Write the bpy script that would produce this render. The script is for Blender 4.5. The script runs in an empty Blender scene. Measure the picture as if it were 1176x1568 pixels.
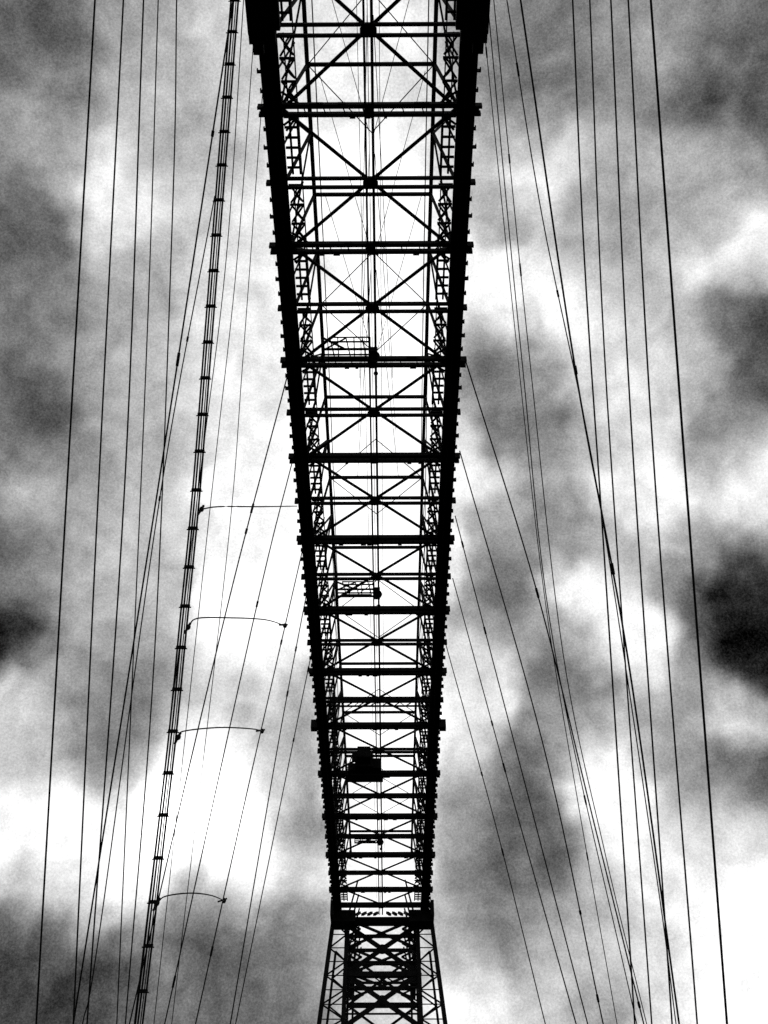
import bpy, math, random
import numpy as np
from mathutils import Vector, noise
random.seed(7)
scene=bpy.context.scene
COL=scene.collection

# ------------------------------------------------------------------ materials
def steel(name,base,rough,metal=0.0,var=0.5):
    m=bpy.data.materials.new(name);m.use_nodes=True
    nt=m.node_tree;b=nt.nodes['Principled BSDF']
    tc=nt.nodes.new('ShaderNodeTexCoord')
    n=nt.nodes.new('ShaderNodeTexNoise');n.inputs['Scale'].default_value=1.7;n.inputs['Detail'].default_value=8
    r=nt.nodes.new('ShaderNodeValToRGB')
    r.color_ramp.elements[0].position=.35;r.color_ramp.elements[1].position=.7
    r.color_ramp.elements[0].color=(base*(1-var),)*3+(1,);r.color_ramp.elements[1].color=(base*(1+var),)*3+(1,)
    nt.links.new(tc.outputs['Object'],n.inputs['Vector']);nt.links.new(n.outputs['Fac'],r.inputs['Fac'])
    nt.links.new(r.outputs['Color'],b.inputs['Base Color'])
    b.inputs['Roughness'].default_value=rough;b.inputs['Metallic'].default_value=metal
    b.inputs['Specular IOR Level'].default_value=.15
    return m
PAINT=steel('weathered_dark_steel_paint',.008,.85)
ROPE=steel('greased_wire_rope',.008,.9)
RUBBER=steel('cable_rubber_sheath',.008,.8)

# ------------------------------------------------------------------ mesh helper
class MB:
    def __init__(s): s.v=[];s.f=[]
    def box(s,x0,x1,y0,y1,z0,z1):
        n=len(s.v)
        s.v+=[(x,y,z) for z in(z0,z1) for y in(y0,y1) for x in(x0,x1)]
        for q in((0,2,3,1),(4,5,7,6),(0,1,5,4),(2,6,7,3),(0,4,6,2),(1,3,7,5)): s.f.append(tuple(n+i for i in q))
    def beam(s,a,b,w,h=None,up=(0,0,1)):
        h=h or w
        a=Vector(a);b=Vector(b);d=(b-a)
        if d.length<1e-6:return
        d.normalize();u=Vector(up)
        if abs(d.dot(u))>.95:u=Vector((0,1,0))
        sx=d.cross(u).normalized();sz=sx.cross(d)
        n=len(s.v)
        for p in(a,b):
            for i,j in((-1,-1),(1,-1),(1,1),(-1,1)):
                s.v.append(tuple(p+sx*(i*w/2)+sz*(j*h/2)))
        for i in range(4):
            j=(i+1)%4;s.f.append((n+i,n+j,n+4+j,n+4+i))
        s.f.append((n+3,n+2,n+1,n));s.f.append((n+4,n+5,n+6,n+7))
    def tube(s,pts,r,k=6):
        pts=[Vector(p) for p in pts];n=len(s.v)
        for i,p in enumerate(pts):
            d=(pts[min(i+1,len(pts)-1)]-pts[max(i-1,0)]).normalized()
            u=Vector((1,0,0)) if abs(d.x)<.9 else Vector((0,0,1))
            a=d.cross(u).normalized();b=d.cross(a)
            for q in range(k):
                t=2*math.pi*q/k;s.v.append(tuple(p+a*math.cos(t)*r+b*math.sin(t)*r))
        for i in range(len(pts)-1):
            for q in range(k):
                q2=(q+1)%k;s.f.append((n+i*k+q,n+i*k+q2,n+(i+1)*k+q2,n+(i+1)*k+q))
        s.f.append(tuple(n+q for q in range(k))[::-1]);m=n+(len(pts)-1)*k;s.f.append(tuple(m+q for q in range(k)))
    def ball(s,c,r,sc=(1,1,1),nu=10,nv=7):
        n=len(s.v);c=Vector(c)
        for i in range(nv+1):
            th=math.pi*i/nv
            for j in range(nu):
                ph=2*math.pi*j/nu
                s.v.append((c.x+r*sc[0]*math.sin(th)*math.cos(ph),c.y+r*sc[1]*math.sin(th)*math.sin(ph),c.z+r*sc[2]*math.cos(th)))
        for i in range(nv):
            for j in range(nu):
                j2=(j+1)%nu;s.f.append((n+i*nu+j,n+(i+1)*nu+j,n+(i+1)*nu+j2,n+i*nu+j2))
    def obj(s,name,mat,parent=None):
        me=bpy.data.meshes.new(name);me.from_pydata(s.v,[],s.f);me.validate();me.materials.append(mat)
        o=bpy.data.objects.new(name,me);COL.objects.link(o)
        if parent:o.parent=parent
        return o
def empty(name):
    e=bpy.data.objects.new(name,None);COL.objects.link(e);return e

def catmull(P,seg=8):
    P=[Vector(p) for p in P]
    if len(P)==2:return P
    Q=[P[0]*2-P[1]]+P+[P[-1]*2-P[-2]];o=[]
    for i in range(1,len(Q)-2):
        a,b,c,d=Q[i-1:i+3]
        for k in range(seg):
            t=k/seg
            o.append(.5*((2*b)+(c-a)*t+(2*a-5*b+4*c-d)*t*t+(3*b-a-3*c+d)*t**3))
    o.append(P[-1]);return o

# ================================================================== BRIDGE
bridge=empty('transporter_bridge')
C=-.74            # bridge centre line
ZB=45.0;ZT=51.2   # chord levels
P0=12.9;DP=3.43
nodes=range(-10,25)
Y=lambda k:P0+DP*k
Y0=Y(-10);Y1=Y(24)+1.2
chord=MB();floor=MB();web=MB();lad=MB();brk=MB()
for s in(-1,1):
    X=lambda a:C+s*a
    def bx(m,a,b,*r): m.box(min(X(a),X(b)),max(X(a),X(b)),*r)
    # bottom chord : box section with running rails beneath
    bx(chord,4.05,4.78,Y0,Y1,ZB+.05,ZB+.62)
    bx(chord,3.98,4.12,Y0,Y1,ZB-.12,ZB+.048)
    bx(chord,4.60,4.82,Y0,Y1,ZB-.12,ZB+.048)
    bx(chord,4.30,4.40,Y0,Y1,ZB-.2,ZB+.048)
    # top chord
    bx(chord,3.12,3.32,Y0,Y1,ZT,ZT+.3)
    # side lattice intermediate rail
    bx(chord,3.60,3.66,Y0,Y1,ZT-2.2,ZT-2.1)
    for k in nodes:
        y=Y(k)
        big=k%2!=0
        # brackets on outer edge
        o=(5.10 if big else 5.03)+random.uniform(-.03,.03)
        if k==15:
            bx(brk,4.825,5.35,y-.32,y+.25,ZB-.25,ZB+.5)
        for dy,w in((-.17,.06),(.17,.06)) if big else ((0,.07),):
            bx(brk,4.825,o+(.04 if dy<0 else 0),y+dy-w,y+dy+w,ZB-.15,ZB+.3)
        if big: bx(brk,4.825,o-.09,y-.1,y+.1,ZB-.12,ZB+.25)
        for q,t in((.25,4.92),(.5,4.99),(.75,4.92)):
            bx(brk,4.825,t,y+DP*q-.035,y+DP*q+.035,ZB-.1,ZB+.2)
            bx(brk,t-.05,t-.002,y+DP*q-.14,y+DP*q-.04,ZB-.1,ZB+.1)
        # side web posts and diagonals
        if k<24:
            web.beam((X(4.1),y,ZB+.3),(X(3.25),y,ZT),.13)
            web.beam((X(4.1),y+DP/2,ZB+.3),(X(3.6),y+DP/2,ZT-2.1),.07)
            if big:web.beam((X(4.1),y,ZB+.3),(X(3.25),y+DP,ZT),.10)
            else: web.beam((X(3.25),y,ZT),(X(4.1),y+DP,ZB+.3),.10)
            # bays beside the chord : ladder bay / laced bay
            if big:
                ya,yb=y+.3,y+DP-.25
                for a in(3.74,3.38):
                    lad.beam((X(a),ya,ZB+.5),(X(a),yb,ZB+.5),.10)
                t=ya+.15
                while t<yb:
                    lad.beam((X(3.34),t,ZB+.5),(X(4.0),t,ZB+.5),.10);t+=.48
                lad.beam((X(3.3),ya+.1,ZB+.8),(X(3.95),ya+.9,ZB+.8),.10)
            else:
                for q in range(3):
                    ya=y+.35+q*1.0
                    lad.beam((X(3.35),ya,ZB+.5),(X(3.95),ya+.85,ZB+.5),.09)
                    lad.beam((X(3.95),ya+.02,ZB+.6),(X(3.35),ya+.85,ZB+.6),.08)
                    lad.beam((X(3.3),ya-.07,ZB+.45),(X(4.0),ya-.07,ZB+.45),.10)
                    arc=[(X(3.4+.3*math.sin(math.pi*i/6)),ya+.85*i/6,ZB+.7) for i in range(7)]
                    for i in range(6):lad.beam(arc[i],arc[i+1],.08)
                lad.beam((X(3.74),y+.2,ZB+.4),(X(3.74),y+DP-.2,ZB+.4),.06)
        # laterals
        if big:
            for e in(-1,1):
                if k+e>24:continue
                floor.beam((X(4.0),y,ZB+.25),(C,Y(k+e),ZB+.25),.15,.1)
                if k%4==1:floor.beam((X(3.2),y,ZT+.1),(C,Y(k+e),ZT+.1),.045)
for k in nodes:
    y=Y(k);big=k%2!=0
    if big:
        floor.beam((C-4.0,y-.2,ZB+.1),(C+4.0,y-.2,ZB+.1),.2,.3)
        floor.beam((C-4.0,y+.2,ZB+.1),(C+4.0,y+.2,ZB+.1),.16,.3)
        for q in np.arange(-3.9,3.91,.9): floor.beam((C+q,y-.15,ZB-.03),(C+q+.1,y+.15,ZB-.03),.05)
        floor.beam((C-3.2,y,ZT+.15),(C+3.2,y,ZT+.15),.16,.2)
        floor.box(C-.2,C+.2,y-.32,y+.32,ZB-.06,ZB-.052)
        # fillet plates where the girder meets the chord
        for s in(-1,1):
            floor.beam((C+s*4.0,y+.75,ZB+.3),(C+s*3.2,y+.2,ZB+.3),.09);floor.beam((C+s*4.0,y-.75,ZB+.3),(C+s*3.2,y-.2,ZB+.3),.09)
    else:
        floor.beam((C-4.0,y-.2,ZB+.1),(C+4.0,y-.2,ZB+.1),.13,.2)
        floor.beam((C-4.0,y+.24,ZB+.1),(C+4.0,y+.24,ZB+.1),.13,.2)
        n=len(floor.v)   # octagonal gusset plate
        for zz in(ZB-.06,ZB-.045):
            for a in range(8):
                floor.v.append((C+.40*math.cos(a*math.pi/4+.39),y+.30*math.sin(a*math.pi/4+.39),zz))
        floor.f.append(tuple(n+7-i for i in range(8)));floor.f.append(tuple(n+8+i for i in range(8)))
for a,w in((-.19,.10),(.15,.13),(-.03,.03)):
    floor.box(C+a-w/2,C+a+w/2,Y0,Y1,ZB-.3,ZB-.2)
for k in nodes:
    if k%2 and k>-8:
        y=Y(k)
        for i in range(4):
            a=random.uniform(-2.9,2.9);floor.box(C+a,C+a+random.uniform(.15,.7),y-.36,y-.305,ZB-.1,ZB+.1)
            a=random.uniform(-2.9,2.9);floor.box(C+a,C+a+random.uniform(.1,.4),y+.285,y+.33,ZB-.1,ZB+.1)
chord.obj('boom_chords',PAINT,bridge);floor.obj('cross_girders_and_lateral_bracing',PAINT,bridge)
web.obj('truss_web',PAINT,bridge);lad.obj('inspection_walkway_lattice',PAINT,bridge);brk.obj('edge_brackets',PAINT,bridge)

# ---- boom arm beyond the tower
arm=MB()
for s in(-1,1):
    arm.box(min(C+s*3.4,C+s*3.9),max(C+s*3.4,C+s*3.9),98.4,119,ZB,ZB+.6)
    y=98.6
    while y<118:
        arm.beam((C+s*3.6,y,ZB),(C+s*2.6,y+3.4,ZT),.14)
        arm.beam((C+s*3.6,y,ZB),(C+s*2.2,y+1.7,ZB),.16);arm.beam((C+s*2.2,y+1.7,ZB),(C+s*3.6,y+3.4,ZB),.16)
        y+=3.43
y=98.6;i=0
while y<119:
    arm.beam((C-3.6,y,ZB),(C+3.6,y,ZB),.3,.3)
    if i%2==0:
        arm.beam((C-3.6,y,ZB+.3),(C+3.6,y+6.8,ZB+.3),.22);arm.beam((C+3.6,y,ZB+.3),(C-3.6,y+6.8,ZB+.3),.22)
    y+=3.43;i+=1
arm.obj('anchor_arm',PAINT,bridge)

# ---- far tower
tw=MB()
C2=C+.12
YT=97.2
def hx(z,outer):     # half width of leg tubes at height z
    return (4.95+(45-z)*.095) if outer else (3.55+(45-z)*.012)
def yy(z,back): return (YT+(7+(45-z)*.10 if back else -(45-z)*.02))
for s in(-1,1):
    for back in(0,1):
        for outer in(0,1):
            tw.beam((C2+s*hx(44.4,outer),yy(44.4,back),44.4),(C2+s*hx(-10,outer),yy(-10,back),-10),.40 if not back else .24)
        z=44.4;i=0
        while z>-9:
            z2=z-1.35
            a,b=(0,1) if i%2 else (1,0)
            tw.beam((C2+s*hx(z,a),yy(z,back),z),(C2+s*hx(z2,b),yy(z2,back),z2),.13)
            if not back:tw.beam((C2+s*hx(z2,0),yy(z2,back),z2),(C2+s*hx(z2,1),yy(z2,back),z2),.08)
            z=z2;i+=1
    z=44;i=0
    while z>-9:
        z2=z-2.8
        tw.beam((C2+s*hx(z,0),yy(z,0),z),(C2+s*hx(z2,0),yy(z2,1),z2),.14)
        tw.beam((C2+s*hx(z,0),yy(z,1),z),(C2+s*hx(z2,0),yy(z2,0),z2),.14)
        for q in(.33,.66):
            a=z-2.8*q;tw.beam((C2+s*hx(a,0),yy(a,0),a),(C2+s*(hx(a,0)-.8),yy(a,0)+.3,a-.5),.13)
            tw.beam((C2+s*(hx(a,0)-.8),yy(a,0)+.3,a-.5),(C2+s*hx(a,0),yy(a,0),a-1),.13)
        z=z2
    tw.beam((C2+s*(hx(44,0)-.85),yy(44,0)+.3,44),(C2+s*(hx(-10,0)-.85),yy(-10,0)+.3,-10),.2)
for back in(0,1):
    z=44.0
    H=(4.9,4.9,5.2,6,6,7,8)
    for h in H:
        z2=z-h
        a=hx(z,0);b=hx(z2,0)
        ya,yb=yy(z,back),yy(z2,back)
        for o in(-.2,.2) if not back else (0,):
            tw.beam((C2-a+o,ya,z),(C2+b+o,yb,z2),.2);tw.beam((C2+a+o,ya,z),(C2-b+o,yb,z2),.2)
        tw.beam((C2-b,yb,z2),(C2+b,yb,z2),.34,.45)
        if not back:
            tw.beam((C2-b,yb,z2-.8),(C2+b,yb,z2-.8),.18,.2)
            for q in range(6):
                u=-b+2*b*q/6;tw.beam((C2+u,yb,z2),(C2+u+2*b/6,yb,z2-.8),.1)
            tw.ball((C2,(ya+yb)/2,(z+z2)/2),.5,(1,.3,1))
            for q in(.25,.75):
                zz=z-h*q;w=hx(zz,0);tw.beam((C2-w,yy(zz,back),zz),(C2+w,yy(zz,back),zz),.14)
        z=z2
# portal head where the boom enters the tower
for i,(z,t,h) in enumerate(((44.1,.8,.6),(45.9,.3,.3))):
    tw.beam((C2-5.05,YT-.6,z),(C2+5.05,YT-.6,z),t,h)
for s in(-1,1):
    tw.box(min(C2+s*2.7,C2+s*5.15),max(C2+s*2.7,C2+s*5.15),YT-1.6,YT+.4,43.7,44.85)
    tw.box(min(C2+s*4.86,C2+s*5.2),max(C2+s*4.86,C2+s*5.2),YT-2.6,YT-.2,43.9,45.4)
    for q in range(5):
        tw.beam((C2+s*(3.2-q*.6),YT-1.7,44.3),(C2+s*(2.9-q*.6),YT-.2,45.2),.25)
    # upper tower above the boom
    for yo in(-1.2,1.4):
        tw.beam((C+s*4.5,YT+yo,45),(C+s*5.9,YT+yo*.5,72.5),.36)
    for i in range(10):
        z=46+i*2.6;q=4.55+(z-45)*.05
        tw.beam((C+s*q,YT-1.1,z),(C+s*(q+.12),YT+1.2,z+2.6),.12)
for z in(72,):
    tw.beam((C-5.8,YT,z),(C+5.8,YT,z),.3,.4);tw.beam((C-5.8,YT,z-1),(C+5.8,YT,z-1),.16,.2)
    for q in range(8): tw.beam((C-5.8+q*1.45,YT,z-1),(C-5.8+(q+1)*1.45,YT,z),.1)
tw.obj('tower',PAINT,bridge)

# ---- main suspension cables above the boom, with hangers
mc=MB()
for s in(-1,1):
    for j,a in enumerate((2.85,3.2)):
        pts=[(C+s*(a+2.2*(yv/98)**2),yv,52.0+20.3*(yv/98)**2) for yv in np.linspace(-98,97,40)]
        mc.tube(pts,.035)
    for k in nodes:
        y=Y(k);z=52+20.3*(y/98)**2
        if k%2 and k<18:mc.tube([(C+s*3.2,y,ZT),(C+s*(3.2+2.2*(y/98)**2),y,z)],.03)
    for j in range(3):
        mc.tube([(C+s*.15,14+j*6.86,ZT),(C+s*(1.2+j*.25),40+j*6,58+j*1.5)],.022)
        mc.tube([(C+s*.12,19.75+j*6.86,ZT),(C+s*2.9,11+j*6.86,55)],.02)
for a in(-.55,.5):
    mc.tube([(C+a,-20,46.5),(C+a*.8,96,46.2)],.016)
mc.obj('main_suspension_cables',ROPE,bridge)

# ---- traveller (trolley) running on the lower chord rails overhead
tr=MB()
for s in(-1,1):
    def bx(a,b,*r): tr.box(min(C+s*a,C+s*b),max(C+s*a,C+s*b),*r)
    bx(3.72,5.02,-15.6,12.6,43.9,44.35)
    bx(3.95,5.08,12.6,13.15,43.95,44.4)
    bx(4.5,4.95,13.15,13.6,44.0,44.5)
    bx(4.9,5.15,-15,12.9,44.35,44.6)
    y=-14.5
    while y<13:
        for a in(4.05,4.72):
            pts=[(C+s*(a-.09),y,44.55),(C+s*(a+.09),y,44.55)];tr.tube(pts,.3,14)
        y+=1.9
    for i in range(9):
        y=-15+i*3.1
        if s>0 and y<10: tr.beam((C-3.75,y,44.1),(C+3.75,y,44.1),.2,.3)
tr.obj('traveller_frame',PAINT,bridge)

# ================================================================== ROPES
ropes={
'L1':(.040,[(-12.0,11.3,43.8),(-14.6,42.6,15.2)]),
'L2':(.036,[(-11.1,11.6,44.9),(-12.3,27.8,30.1),(-13.4,43.7,15.6)]),
'L3':(.036,[(-10.5,11.9,46.0),(-11.4,27.6,31.6),(-13.1,44.7,15.9)]),
'L4':(.028,[(-10.1,12.2,47.1),(-10.7,24.2,36.1),(-12.1,45.8,16.3)]),
'L5':(.032,[(-9.5,12.5,48.2),(-9.7,19.1,42.2),(-10.6,34.4,28.1),(-12.0,46.9,16.7)]),
'C1':(.038,[(-6.6,11.9,46.0),(-9.7,26.4,32.8),(-13.7,44.7,15.9)]),
'C2':(.028,[(-7.8,19.1,42.2),(-10.1,28.5,32.2),(-12.6,42.0,18.4),(-13.3,44.7,15.9)]),
'T1':(.022,[(-6.3,12.2,47.1),(-7.3,21.3,40.2),(-8.7,29.6,32.5),(-11.6,46.9,16.7)]),
'T2':(.020,[(-5.8,12.9,46.5),(-6.8,21.3,40.2),(-8.0,29.2,32.9),(-10.7,46.9,16.7)]),
'T3':(.020,[(-5.6,15.6,45.4),(-6.7,25.3,37.8),(-7.5,32.1,31.6),(-10.1,47.9,17.1)]),
'B1':(.038,[(-5.3,29.9,44.5),(-8.7,39.1,34.6),(-13.4,53.2,19.0)]),
'B2':(.036,[(-5.4,35.8,44.5),(-7.5,41.6,37.8),(-11.6,53.3,19.0)]),
'B3':(.036,[(-5.5,44.3,44.8),(-8.2,50.3,31.2),(-10.0,53.3,19.0)]),
'B4':(.036,[(-5.4,47.8,44.3),(-6.8,51.1,34.5),(-8.2,53.3,19.0)]),
'B5':(.036,[(-5.5,54.8,44.7),(-6.4,55.9,38.2),(-9.5,63.9,22.8)]),
'R1':(.040,[(4.3,29.6,44.7),(8.0,38.2,35.6),(10.7,46.1,27.0),(13.2,53.4,19.0)]),
'R2':(.038,[(4.3,35.9,44.5),(8.5,45.2,30.5),(11.1,53.4,19.0)]),
'R3':(.036,[(4.3,41.4,44.8),(5.8,44.3,38.1),(10.3,53.4,19.0)]),
'R4':(.036,[(4.4,47.2,44.9),(7.5,53.0,32.8),(9.7,53.4,19.0)]),
'R5':(.036,[(4.2,54.3,45.2),(7.2,58.8,33.0),(9.4,61.9,22.0)]),
'O1':(.050,[(11.0,11.5,43.8),(12.4,26.4,30.1),(14.0,42.7,15.2)]),
'O2':(.038,[(10.3,11.7,44.9),(11.3,26.0,31.8),(13.1,43.8,15.6)]),
'O3':(.038,[(9.8,12.0,46.0),(10.6,25.4,33.7),(12.3,44.8,15.9)]),
'O4':(.036,[(9.1,12.3,47.1),(9.8,25.2,35.3),(11.7,45.9,16.3)]),
'O5':(.040,[(8.53,12.58,48.19),(9.03,21.35,40.15),(9.88,31.22,31.11),(11.20,46.96,16.69)]),
'D1':(.044,[(5.88,12.00,46.00),(8.18,23.73,35.26),(10.41,32.94,26.82),(12.62,44.84,15.93)]),
'D2':(.028,[(5.41,12.28,47.09),(6.94,19.36,40.61),(9.37,28.37,32.37),(11.93,41.02,20.79),(12.78,45.90,16.31)]),
'D3':(.026,[(4.50,11.56,47.71),(4.70,13.56,45.91),(6.19,24.84,36.94),(7.63,34.50,28.10),(11.29,46.96,16.69)]),
'D4':(.024,[(4.75,11.56,47.71),(4.99,13.56,45.91),(6.55,24.85,36.94),(7.99,34.50,28.10),(9.83,41.08,22.08),(11.74,46.96,16.69)]),
'D5':(.022,[(4.35,12.83,46.43),(4.58,14.63,44.93),(5.90,23.97,37.74),(7.27,33.04,30.79),(8.70,39.77,24.63),(10.63,48.03,17.07)]),
}
rp=empty('suspension_cables')
for n,(r,P) in ropes.items():
    P=[Vector(p) for p in P]
    pts=catmull(P,10)
    d=(P[-1]-P[-2]).normalized();pts=list(pts)+[P[-1]+d*14]
    if n[0] in'LOC' and n!='C2' or n=='D1':
        d=(P[0]-P[1]).normalized();pts=[P[0]+d*8]+pts
    m=MB();m.tube(pts,r)
    L=len(pts)
    if n[0] in'DRBC':
        for q in range(2):
            i=random.randrange(2,L-2);a,b=pts[i],pts[i+1];t=(b-a).normalized()
            m.tube([a,a+t*random.uniform(.2,.6)],r*1.8)
    m.obj('cable_'+n,ROPE,rp)

# ---- power feed cable with spacer collars
fc=empty('power_feed_cable')
LADP=[(-5.4,8.3,41.2),(-5.6,10.2,39.4),(-6.1,14.7,35.3),(-6.6,19.2,31.2),(-7.1,23.7,27.1),(-7.6,27.4,23.6),(-8.0,30.3,21.0),(-8.5,33.4,18.2),(-9.3,38.3,13.7),(-10.3,44.0,8.6)]
pts=catmull(LADP,8)
m=MB()
for off,r in((-.135,.036),(-.04,.036),(.055,.022),(.135,.038)):
    m.tube([p+Vector((off,0,0)) for p in pts],r)
m.obj('conductors',RUBBER,fc)
m=MB();acc=0;nxt=.3
for a,b in zip(pts[:-1],pts[1:]):
    L=(b-a).length
    while nxt<=acc+L:
        p=a+(b-a)*((nxt-acc)/L);t=(b-a).normalized()
        m.beam(p+Vector((-.18,0,0)),p+Vector((.18,0,0)),.09,.11)
        m.beam(p+Vector((-.23,0,0))+t*.05,p+Vector((.23,0,0))+t*.05,.03,.04)
        nxt+=1.15+.65*min(1,nxt/45)+random.uniform(-.04,.04)
    acc+=L
m.obj('spacer_collars',RUBBER,fc)
m=MB()
arcs=[[(-6.9,24.2,26.6),(-6.4,24.8,27.4),(-5.2,26.8,29.6),(-5.4,38.9,43.0)],
[(-7.4,27.4,23.6),(-7.2,27.6,24.2),(-6.3,28.7,25.2),(-5.3,31.8,27.8),(-5.3,38.1,32.9)],
[(-7.8,30.5,20.9),(-7.7,30.7,21.3),(-6.6,31.9,22.3),(-5.9,35.3,24.6),(-6.5,42.1,29.2)],
[(-8.6,35.0,16.7),(-8.4,35.3,17.1),(-7.8,36.7,17.9),(-7.7,40.6,19.7),(-8.5,48.6,23.3)]]
for A in arcs:
    m.tube(catmull(A,8),.027)
    m.ball(A[0],.09,(1,1,1.4));m.beam(Vector(A[0])+Vector((.05,0,.2)),Vector(A[0])+Vector((-.1,0,-.3)),.07)
    if A is not arcs[0]:
        e=Vector(A[-1]);m.ball(e,.11,(1,1,1.3));m.beam(e+Vector((.1,.1,.15)),e+Vector((-.25,-.3,-.2)),.08)
m.obj('jumper_wires',RUBBER,fc)

# ================================================================== objects hung under the boom
def platform(y0,xl,xr):
    e=empty('access_platform');m=MB()
    zs=ZB-.3
    for dy,w in((0,.05),(.28,.07),(.75,.12),(1.1,.07),(1.45,.14)):
        m.beam((C+xl+(.4 if dy<.5 else 0),y0+dy,zs),(C+xr-.3,y0+dy,zs),w,.08)
    for i in range(7):
        u=xl+(xr-xl)*i/6*.9
        m.beam((C+u,y0+.0,zs),(C+u+(.25 if i%2 else 0),y0+1.45,zs),.06)
    m.beam((C+xl+.1,y0+.05,zs),(C+xl+1.2,y0+.75,zs+.05),.09)
    m.beam((C+xl+1.3,y0+.05,zs),(C+xl+.2,y0+.75,zs+.05),.07)
    m.beam((C+xl,y0+1.1,zs),(C+xl,y0+1.5,zs),.1);m.beam((C+xl+.3,y0+1.28,zs-.05),(C+xr-.5,y0+1.28,zs-.05),.12)
    m.obj('railings_and_deck',PAINT,e)
    k=MB();k.box(C+xr-.35,C+xr+.1,y0+.7,y0+1.5,zs-.25,zs+.15);k.ball((C+xr-.05,y0+1.15,zs-.1),.3);k.tube([(C+xr,y0+1.2,zs-.2),(C+xr,y0+2.3,zs-.2)],.05)
    k.ball((C+xr,y0+2.2,zs-.2),.13)
    k.obj('winch',PAINT,e)
platform(28.2,-2.75,.15);platform(47.3,-2.7,.15);platform(80.5,-2.3,.1)
cr=empty('maintenance_cabin');m=MB()
x0=C-1.9
m.box(x0,x0+1.45,67.2,69.2,43.25,44.5)
m.box(x0-.6,x0-.003,67.9,68.9,43.35,44.0)
m.box(x0+1.453,x0+2.05,67.5,69.0,43.3,44.2)
m.box(x0+.2,x0+1.25,66.2,67.197,43.5,44.45)
m.box(x0-.25,x0+.197,66.9,67.197,43.6,44.3)
for a in(-.6,.1,1.4,2.0): m.beam((x0+a,68,43.6),(x0+a*.7+.2,68,45.0),.07)
m.box(x0-.8,x0+2.25,68.2,69.3,43.1,43.2)
for a in(-.75,-.3,1.9,2.2): m.beam((x0+a,69.1,43.2),(x0+a,69.1,44.2),.06)
m.beam((x0-.75,69.1,44.2),(x0+2.2,69.1,44.2),.05)
m.obj('cabin_body',PAINT,cr)

# ================================================================== SKY
sky_s="""-50.8 66 34 -36.6 70.3 62 -27.1 66.8 68 -24.3 72.1 78 -41.3 61 58 -34.5 61.2 94 -40.1 57.4 36 -35.5 53 44 -30.8 48.9 36 -27.5 57.2 66 -25.5 51.8 66 -17 57.2 86 -12.5 54 90 -28.7 45.1 66 -28.9 41.2 40 -25.5 42.8 55 -20.6 43.1 76 -27.6 37.4 10 -22.9 38.8 70 -10.9 41.4 106 -9.6 39.4 104 -24.4 33.4 82 -21.2 35.4 50 -17.6 33.8 42 -20 31.7 40 -22.8 30.2 78 -12.5 30.2 108 -20.2 28.5 102 -22.3 26.5 100 -20.5 24.5 94 -9.3 28.3 100 -6.1 29.9 42 -7.4 33.4 54 -6.3 36 62 -8.6 31 66 -13.5 33.5 82 -16 26 100 -20.9 22.2 18 -16.4 21.5 30 -17.7 19.6 26 -11.5 24.8 36 -6.4 24.4 32 -5 26.5 84 -9 25.9 88 -9.8 23.5 30
-7.3 21.5 34 -4.3 22.3 52 -4.6 72.3 90 -3.6 65.6 108 -.8 58.4 110 -.7 48.8 110 -.7 39.2 112 -.6 28.3 112 -.9 21.7 80 -.7 62 110 -.7 53.5 112 -.7 44 112 -.7 34 112 -.6 30 112 -.8 25 105 -3 44 106 2 44 108 1.5 35 108 -2.4 35 106 2.5 53 108 -5 53 104 4.5 62 106 -7 62 96 24.5 72.3 46 25.9 68.7 44 36.7 69 58 44.9 67.7 62 45.2 65.1 30 44.4 61.7 36 50.4 66.4 32 21.3 65.5 92 15.8 63.7 62 29.1 62.5 60 23.3 59.9 64 13.2 59.2 99 19.7 57.5 100 15.3 55.1 56 11.1 55.6 38 13 51.9 38 23.2 53.8 80 38.9 60.5 70 35.3 56.9 106 33.4 59.5 66 38.1 55.9 100 36.2 54.2 26 34.4 52.8 20 33.7 49.8 28 30 52.5 70 24.9 51.1 92 29.2 47.6 44 22.6 46.5 102 30.1 45.4 96 27.9 43.3 98 9 49.2 98 9.4 46.5 58 13.5 45.3 46 27.6 40.7 6 25.1 38.2 2 26.3 35.8 1 23.5 41.3 56 18.9 43.7 64 15.8 41.9 104 16.9 39 102 9.6 41.4 34 7.2 39 86 12.6 38.9 50 13 36.6 36 19.3 37.5 102 21.3 35.3 38 23.1 33.2 104 19 33.9 60 6.9 36.3 96 13.8 33.9 70 14.5 31.3 110 9 31.5 36 11.4 33.1 40 23.2 30.3 16 21 30.7 46 5.7 34.2 84 4.5 29.9 60 6.7 27.1 34 9.7 27.9 30 16.8 28.9 98 20.6 28.4 84 22 26.8 90 17.8 25.4 98 12 25.1 70 4.1 24.8 62 6.4 23.8 40 9.8 23.6 48 20.5 23.5 104 5.4 21 104 9.9 21.7 98 11.8 20.3 48 18.3 20.9 104 14.8 21 86 7.8 22.6 48 19.5 19 98"""
S=np.array(list(map(float,sky_s.split()))).reshape(-1,3)
az,el=np.radians(S[:,0]),np.radians(S[:,1])
SD=np.stack([np.sin(az)*np.cos(el),np.cos(az)*np.cos(el),np.sin(el)],1);SV=S[:,2]/100
R=2500.
NA,NE=1000,256
dirs=[]
for j in range(NE+1):
    e=math.radians(-2+j*92/256)
    for i in range(NA):
        a=math.radians(i*360/NA)
        dirs.append((math.sin(a)*math.cos(e),math.cos(a)*math.cos(e),math.sin(e)))
Dn=np.array(dirs)
W=np.array([noise.noise_vector(Vector(d)*10)*.018+noise.noise_vector(Vector(d)*24)*.018+noise.noise_vector(Vector(d)*60)*.009 for d in dirs])
BG=np.array([.6+.5*noise.fractal(Vector(d)*3.5,1.0,2.0,5) for d in dirs])
Q=Dn+W;Q/=np.linalg.norm(Q,axis=1)[:,None]
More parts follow.
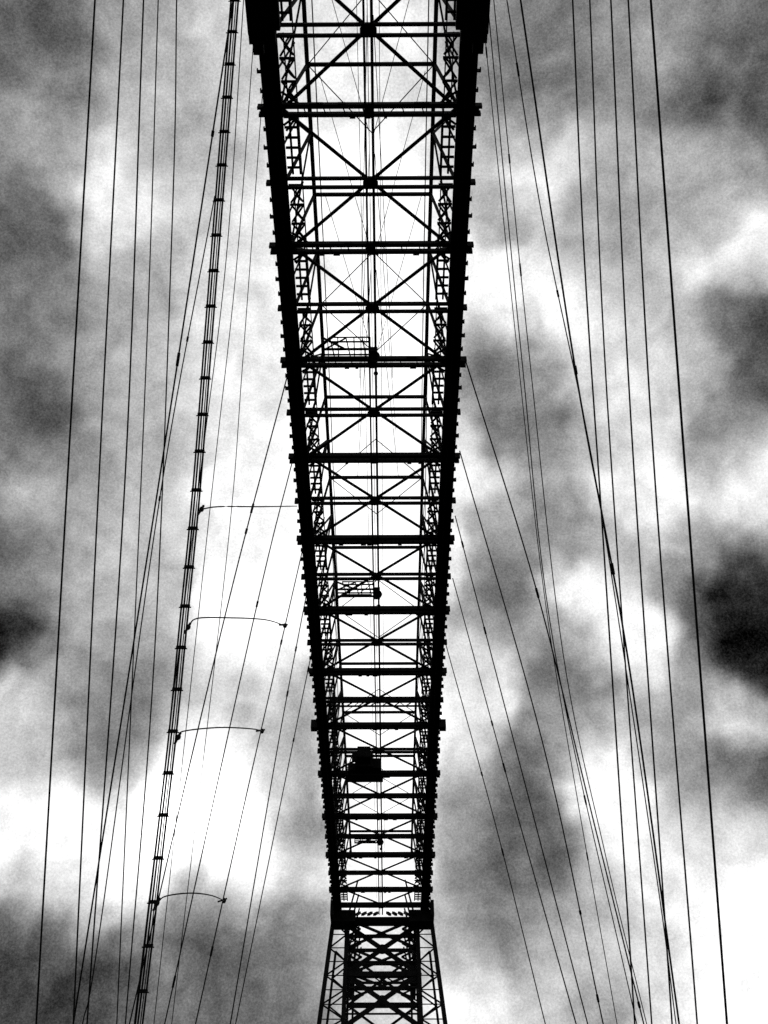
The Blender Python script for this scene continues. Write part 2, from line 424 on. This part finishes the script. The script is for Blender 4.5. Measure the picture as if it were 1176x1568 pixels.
sig=math.radians(1.35)
val=np.empty(len(Q))
for i in range(0,len(Q),8000):
    q=Q[i:i+8000];d2=2-2*np.clip(q@SD.T,-1,1)
    w=np.exp(-d2/(2*sig*sig))+.02*np.exp(-d2/(2*(3*sig)**2))
    val[i:i+8000]=(w@SV+.0004*BG[i:i+8000])/(w.sum(1)+.0004)
faces=[]
for j in range(NE):
    for i in range(NA):
        i2=(i+1)%NA;faces.append((j*NA+i,(j+1)*NA+i,(j+1)*NA+i2,j*NA+i2))
me=bpy.data.meshes.new('sky');me.from_pydata((Dn*R).tolist(),[],faces)
at=me.attributes.new('cloud_brightness','FLOAT','POINT');at.data.foreach_set('value',val.astype(np.float32))  # cloud brightness painted per vertex from the direction samples; drives the dome's emission
me.polygons.foreach_set('use_smooth',[True]*len(me.polygons))
sky=bpy.data.objects.new('sky',me);COL.objects.link(sky)
m=bpy.data.materials.new('overcast_clouds');m.use_nodes=True;nt=m.node_tree;N=nt.nodes;N.clear();Lk=nt.links.new
def node(t,**k):
    n=N.new(t)
    for a,b in k.items():setattr(n,a,b)
    return n
def math_(op,a,b=None,c=None):
    n=node('ShaderNodeMath',operation=op)
    for i,x in enumerate((a,b,c)):
        if x is None:continue
        if isinstance(x,(int,float)):n.inputs[i].default_value=x
        else:Lk(x,n.inputs[i])
    return n.outputs[0]
tc=node('ShaderNodeTexCoord');vm=node('ShaderNodeVectorMath',operation='NORMALIZE');Lk(tc.outputs['Object'],vm.inputs[0])
def nz(scale,det,rough=.55,dist=0):
    n=node('ShaderNodeTexNoise');n.inputs['Scale'].default_value=scale;n.inputs['Detail'].default_value=det;n.inputs['Roughness'].default_value=rough;n.inputs['Distortion'].default_value=dist
    Lk(vm.outputs[0],n.inputs['Vector']);return n.outputs['Fac']
a=node('ShaderNodeAttribute',attribute_name='cloud_brightness')
v=a.outputs['Fac']
n1=math_('SUBTRACT',nz(15,6,.52,.5),.5);n2=math_('SUBTRACT',nz(42,4,.5,.4),.5);n3=math_('SUBTRACT',nz(480,3,.85),.5)
v=math_('MULTIPLY_ADD',v,1.06,.0)
v=math_('MULTIPLY_ADD',n1,.42,v);v=math_('MULTIPLY_ADD',n2,.28,v)
# sun veiled by the cloud : brighter cloud around the sun's direction
sa,se=math.radians(-12),math.radians(29.6)
dt=node('ShaderNodeVectorMath',operation='DOT_PRODUCT');Lk(vm.outputs[0],dt.inputs[0]);dt.inputs[1].default_value=(math.sin(sa)*math.cos(se),math.cos(sa)*math.cos(se),math.sin(se))
om=math_('SUBTRACT',1.0,dt.outputs['Value'])
g1=math_('EXPONENT',math_('MULTIPLY',om,-1/(math.radians(2.1)**2)))
g2=math_('EXPONENT',math_('MULTIPLY',om,-1/(math.radians(4.2)**2)))
v=math_('MULTIPLY_ADD',g1,.6,v);v=math_('MULTIPLY_ADD',g2,.14,v)
v=math_('MULTIPLY_ADD',n3,.40,v)
v=math_('MAXIMUM',v,.02);v=math_('POWER',v,2.2)
em=node('ShaderNodeEmission');Lk(v,em.inputs['Strength']);em.inputs['Color'].default_value=(1,1,1,1)
o=node('ShaderNodeOutputMaterial');Lk(em.outputs[0],o.inputs[0]);me.materials.append(m)
m.cycles.emission_sampling='NONE'

# ================================================================== WORLD + SUN
w=bpy.data.worlds.new('World');scene.world=w;w.use_nodes=True
wn=w.node_tree;bg=wn.nodes['Background'];sk=wn.nodes.new('ShaderNodeTexSky');sk.sky_type='NISHITA';sk.sun_disc=False
sk.sun_elevation=math.radians(30);sk.sun_rotation=math.radians(-12)
bw=wn.nodes.new('ShaderNodeRGBToBW');wn.links.new(sk.outputs[0],bw.inputs[0]);wn.links.new(bw.outputs[0],bg.inputs[0]);bg.inputs[1].default_value=.05
sl=bpy.data.lights.new('sun','SUN');sl.energy=.6;sl.angle=math.radians(12);sl.color=(1,.99,.97)
so=bpy.data.objects.new('sun',sl);COL.objects.link(so)
sd=Vector((math.sin(math.radians(-12))*math.cos(math.radians(30)),math.cos(math.radians(12))*math.cos(math.radians(30)),math.sin(math.radians(30))))
so.rotation_euler=sd.to_track_quat('Z','Y').to_euler();so.location=sd*200

# ================================================================== CAMERA
cd=bpy.data.cameras.new('camera');cam=bpy.data.objects.new('camera',cd);COL.objects.link(cam)
cd.sensor_fit='VERTICAL';cd.sensor_height=24;cd.lens=24*1480/1568;cd.clip_end=8000
cam.rotation_euler=(math.radians(137.5),0,.0046)
scene.camera=cam
scene.view_settings.view_transform='Standard';scene.view_settings.look='None';scene.view_settings.exposure=0
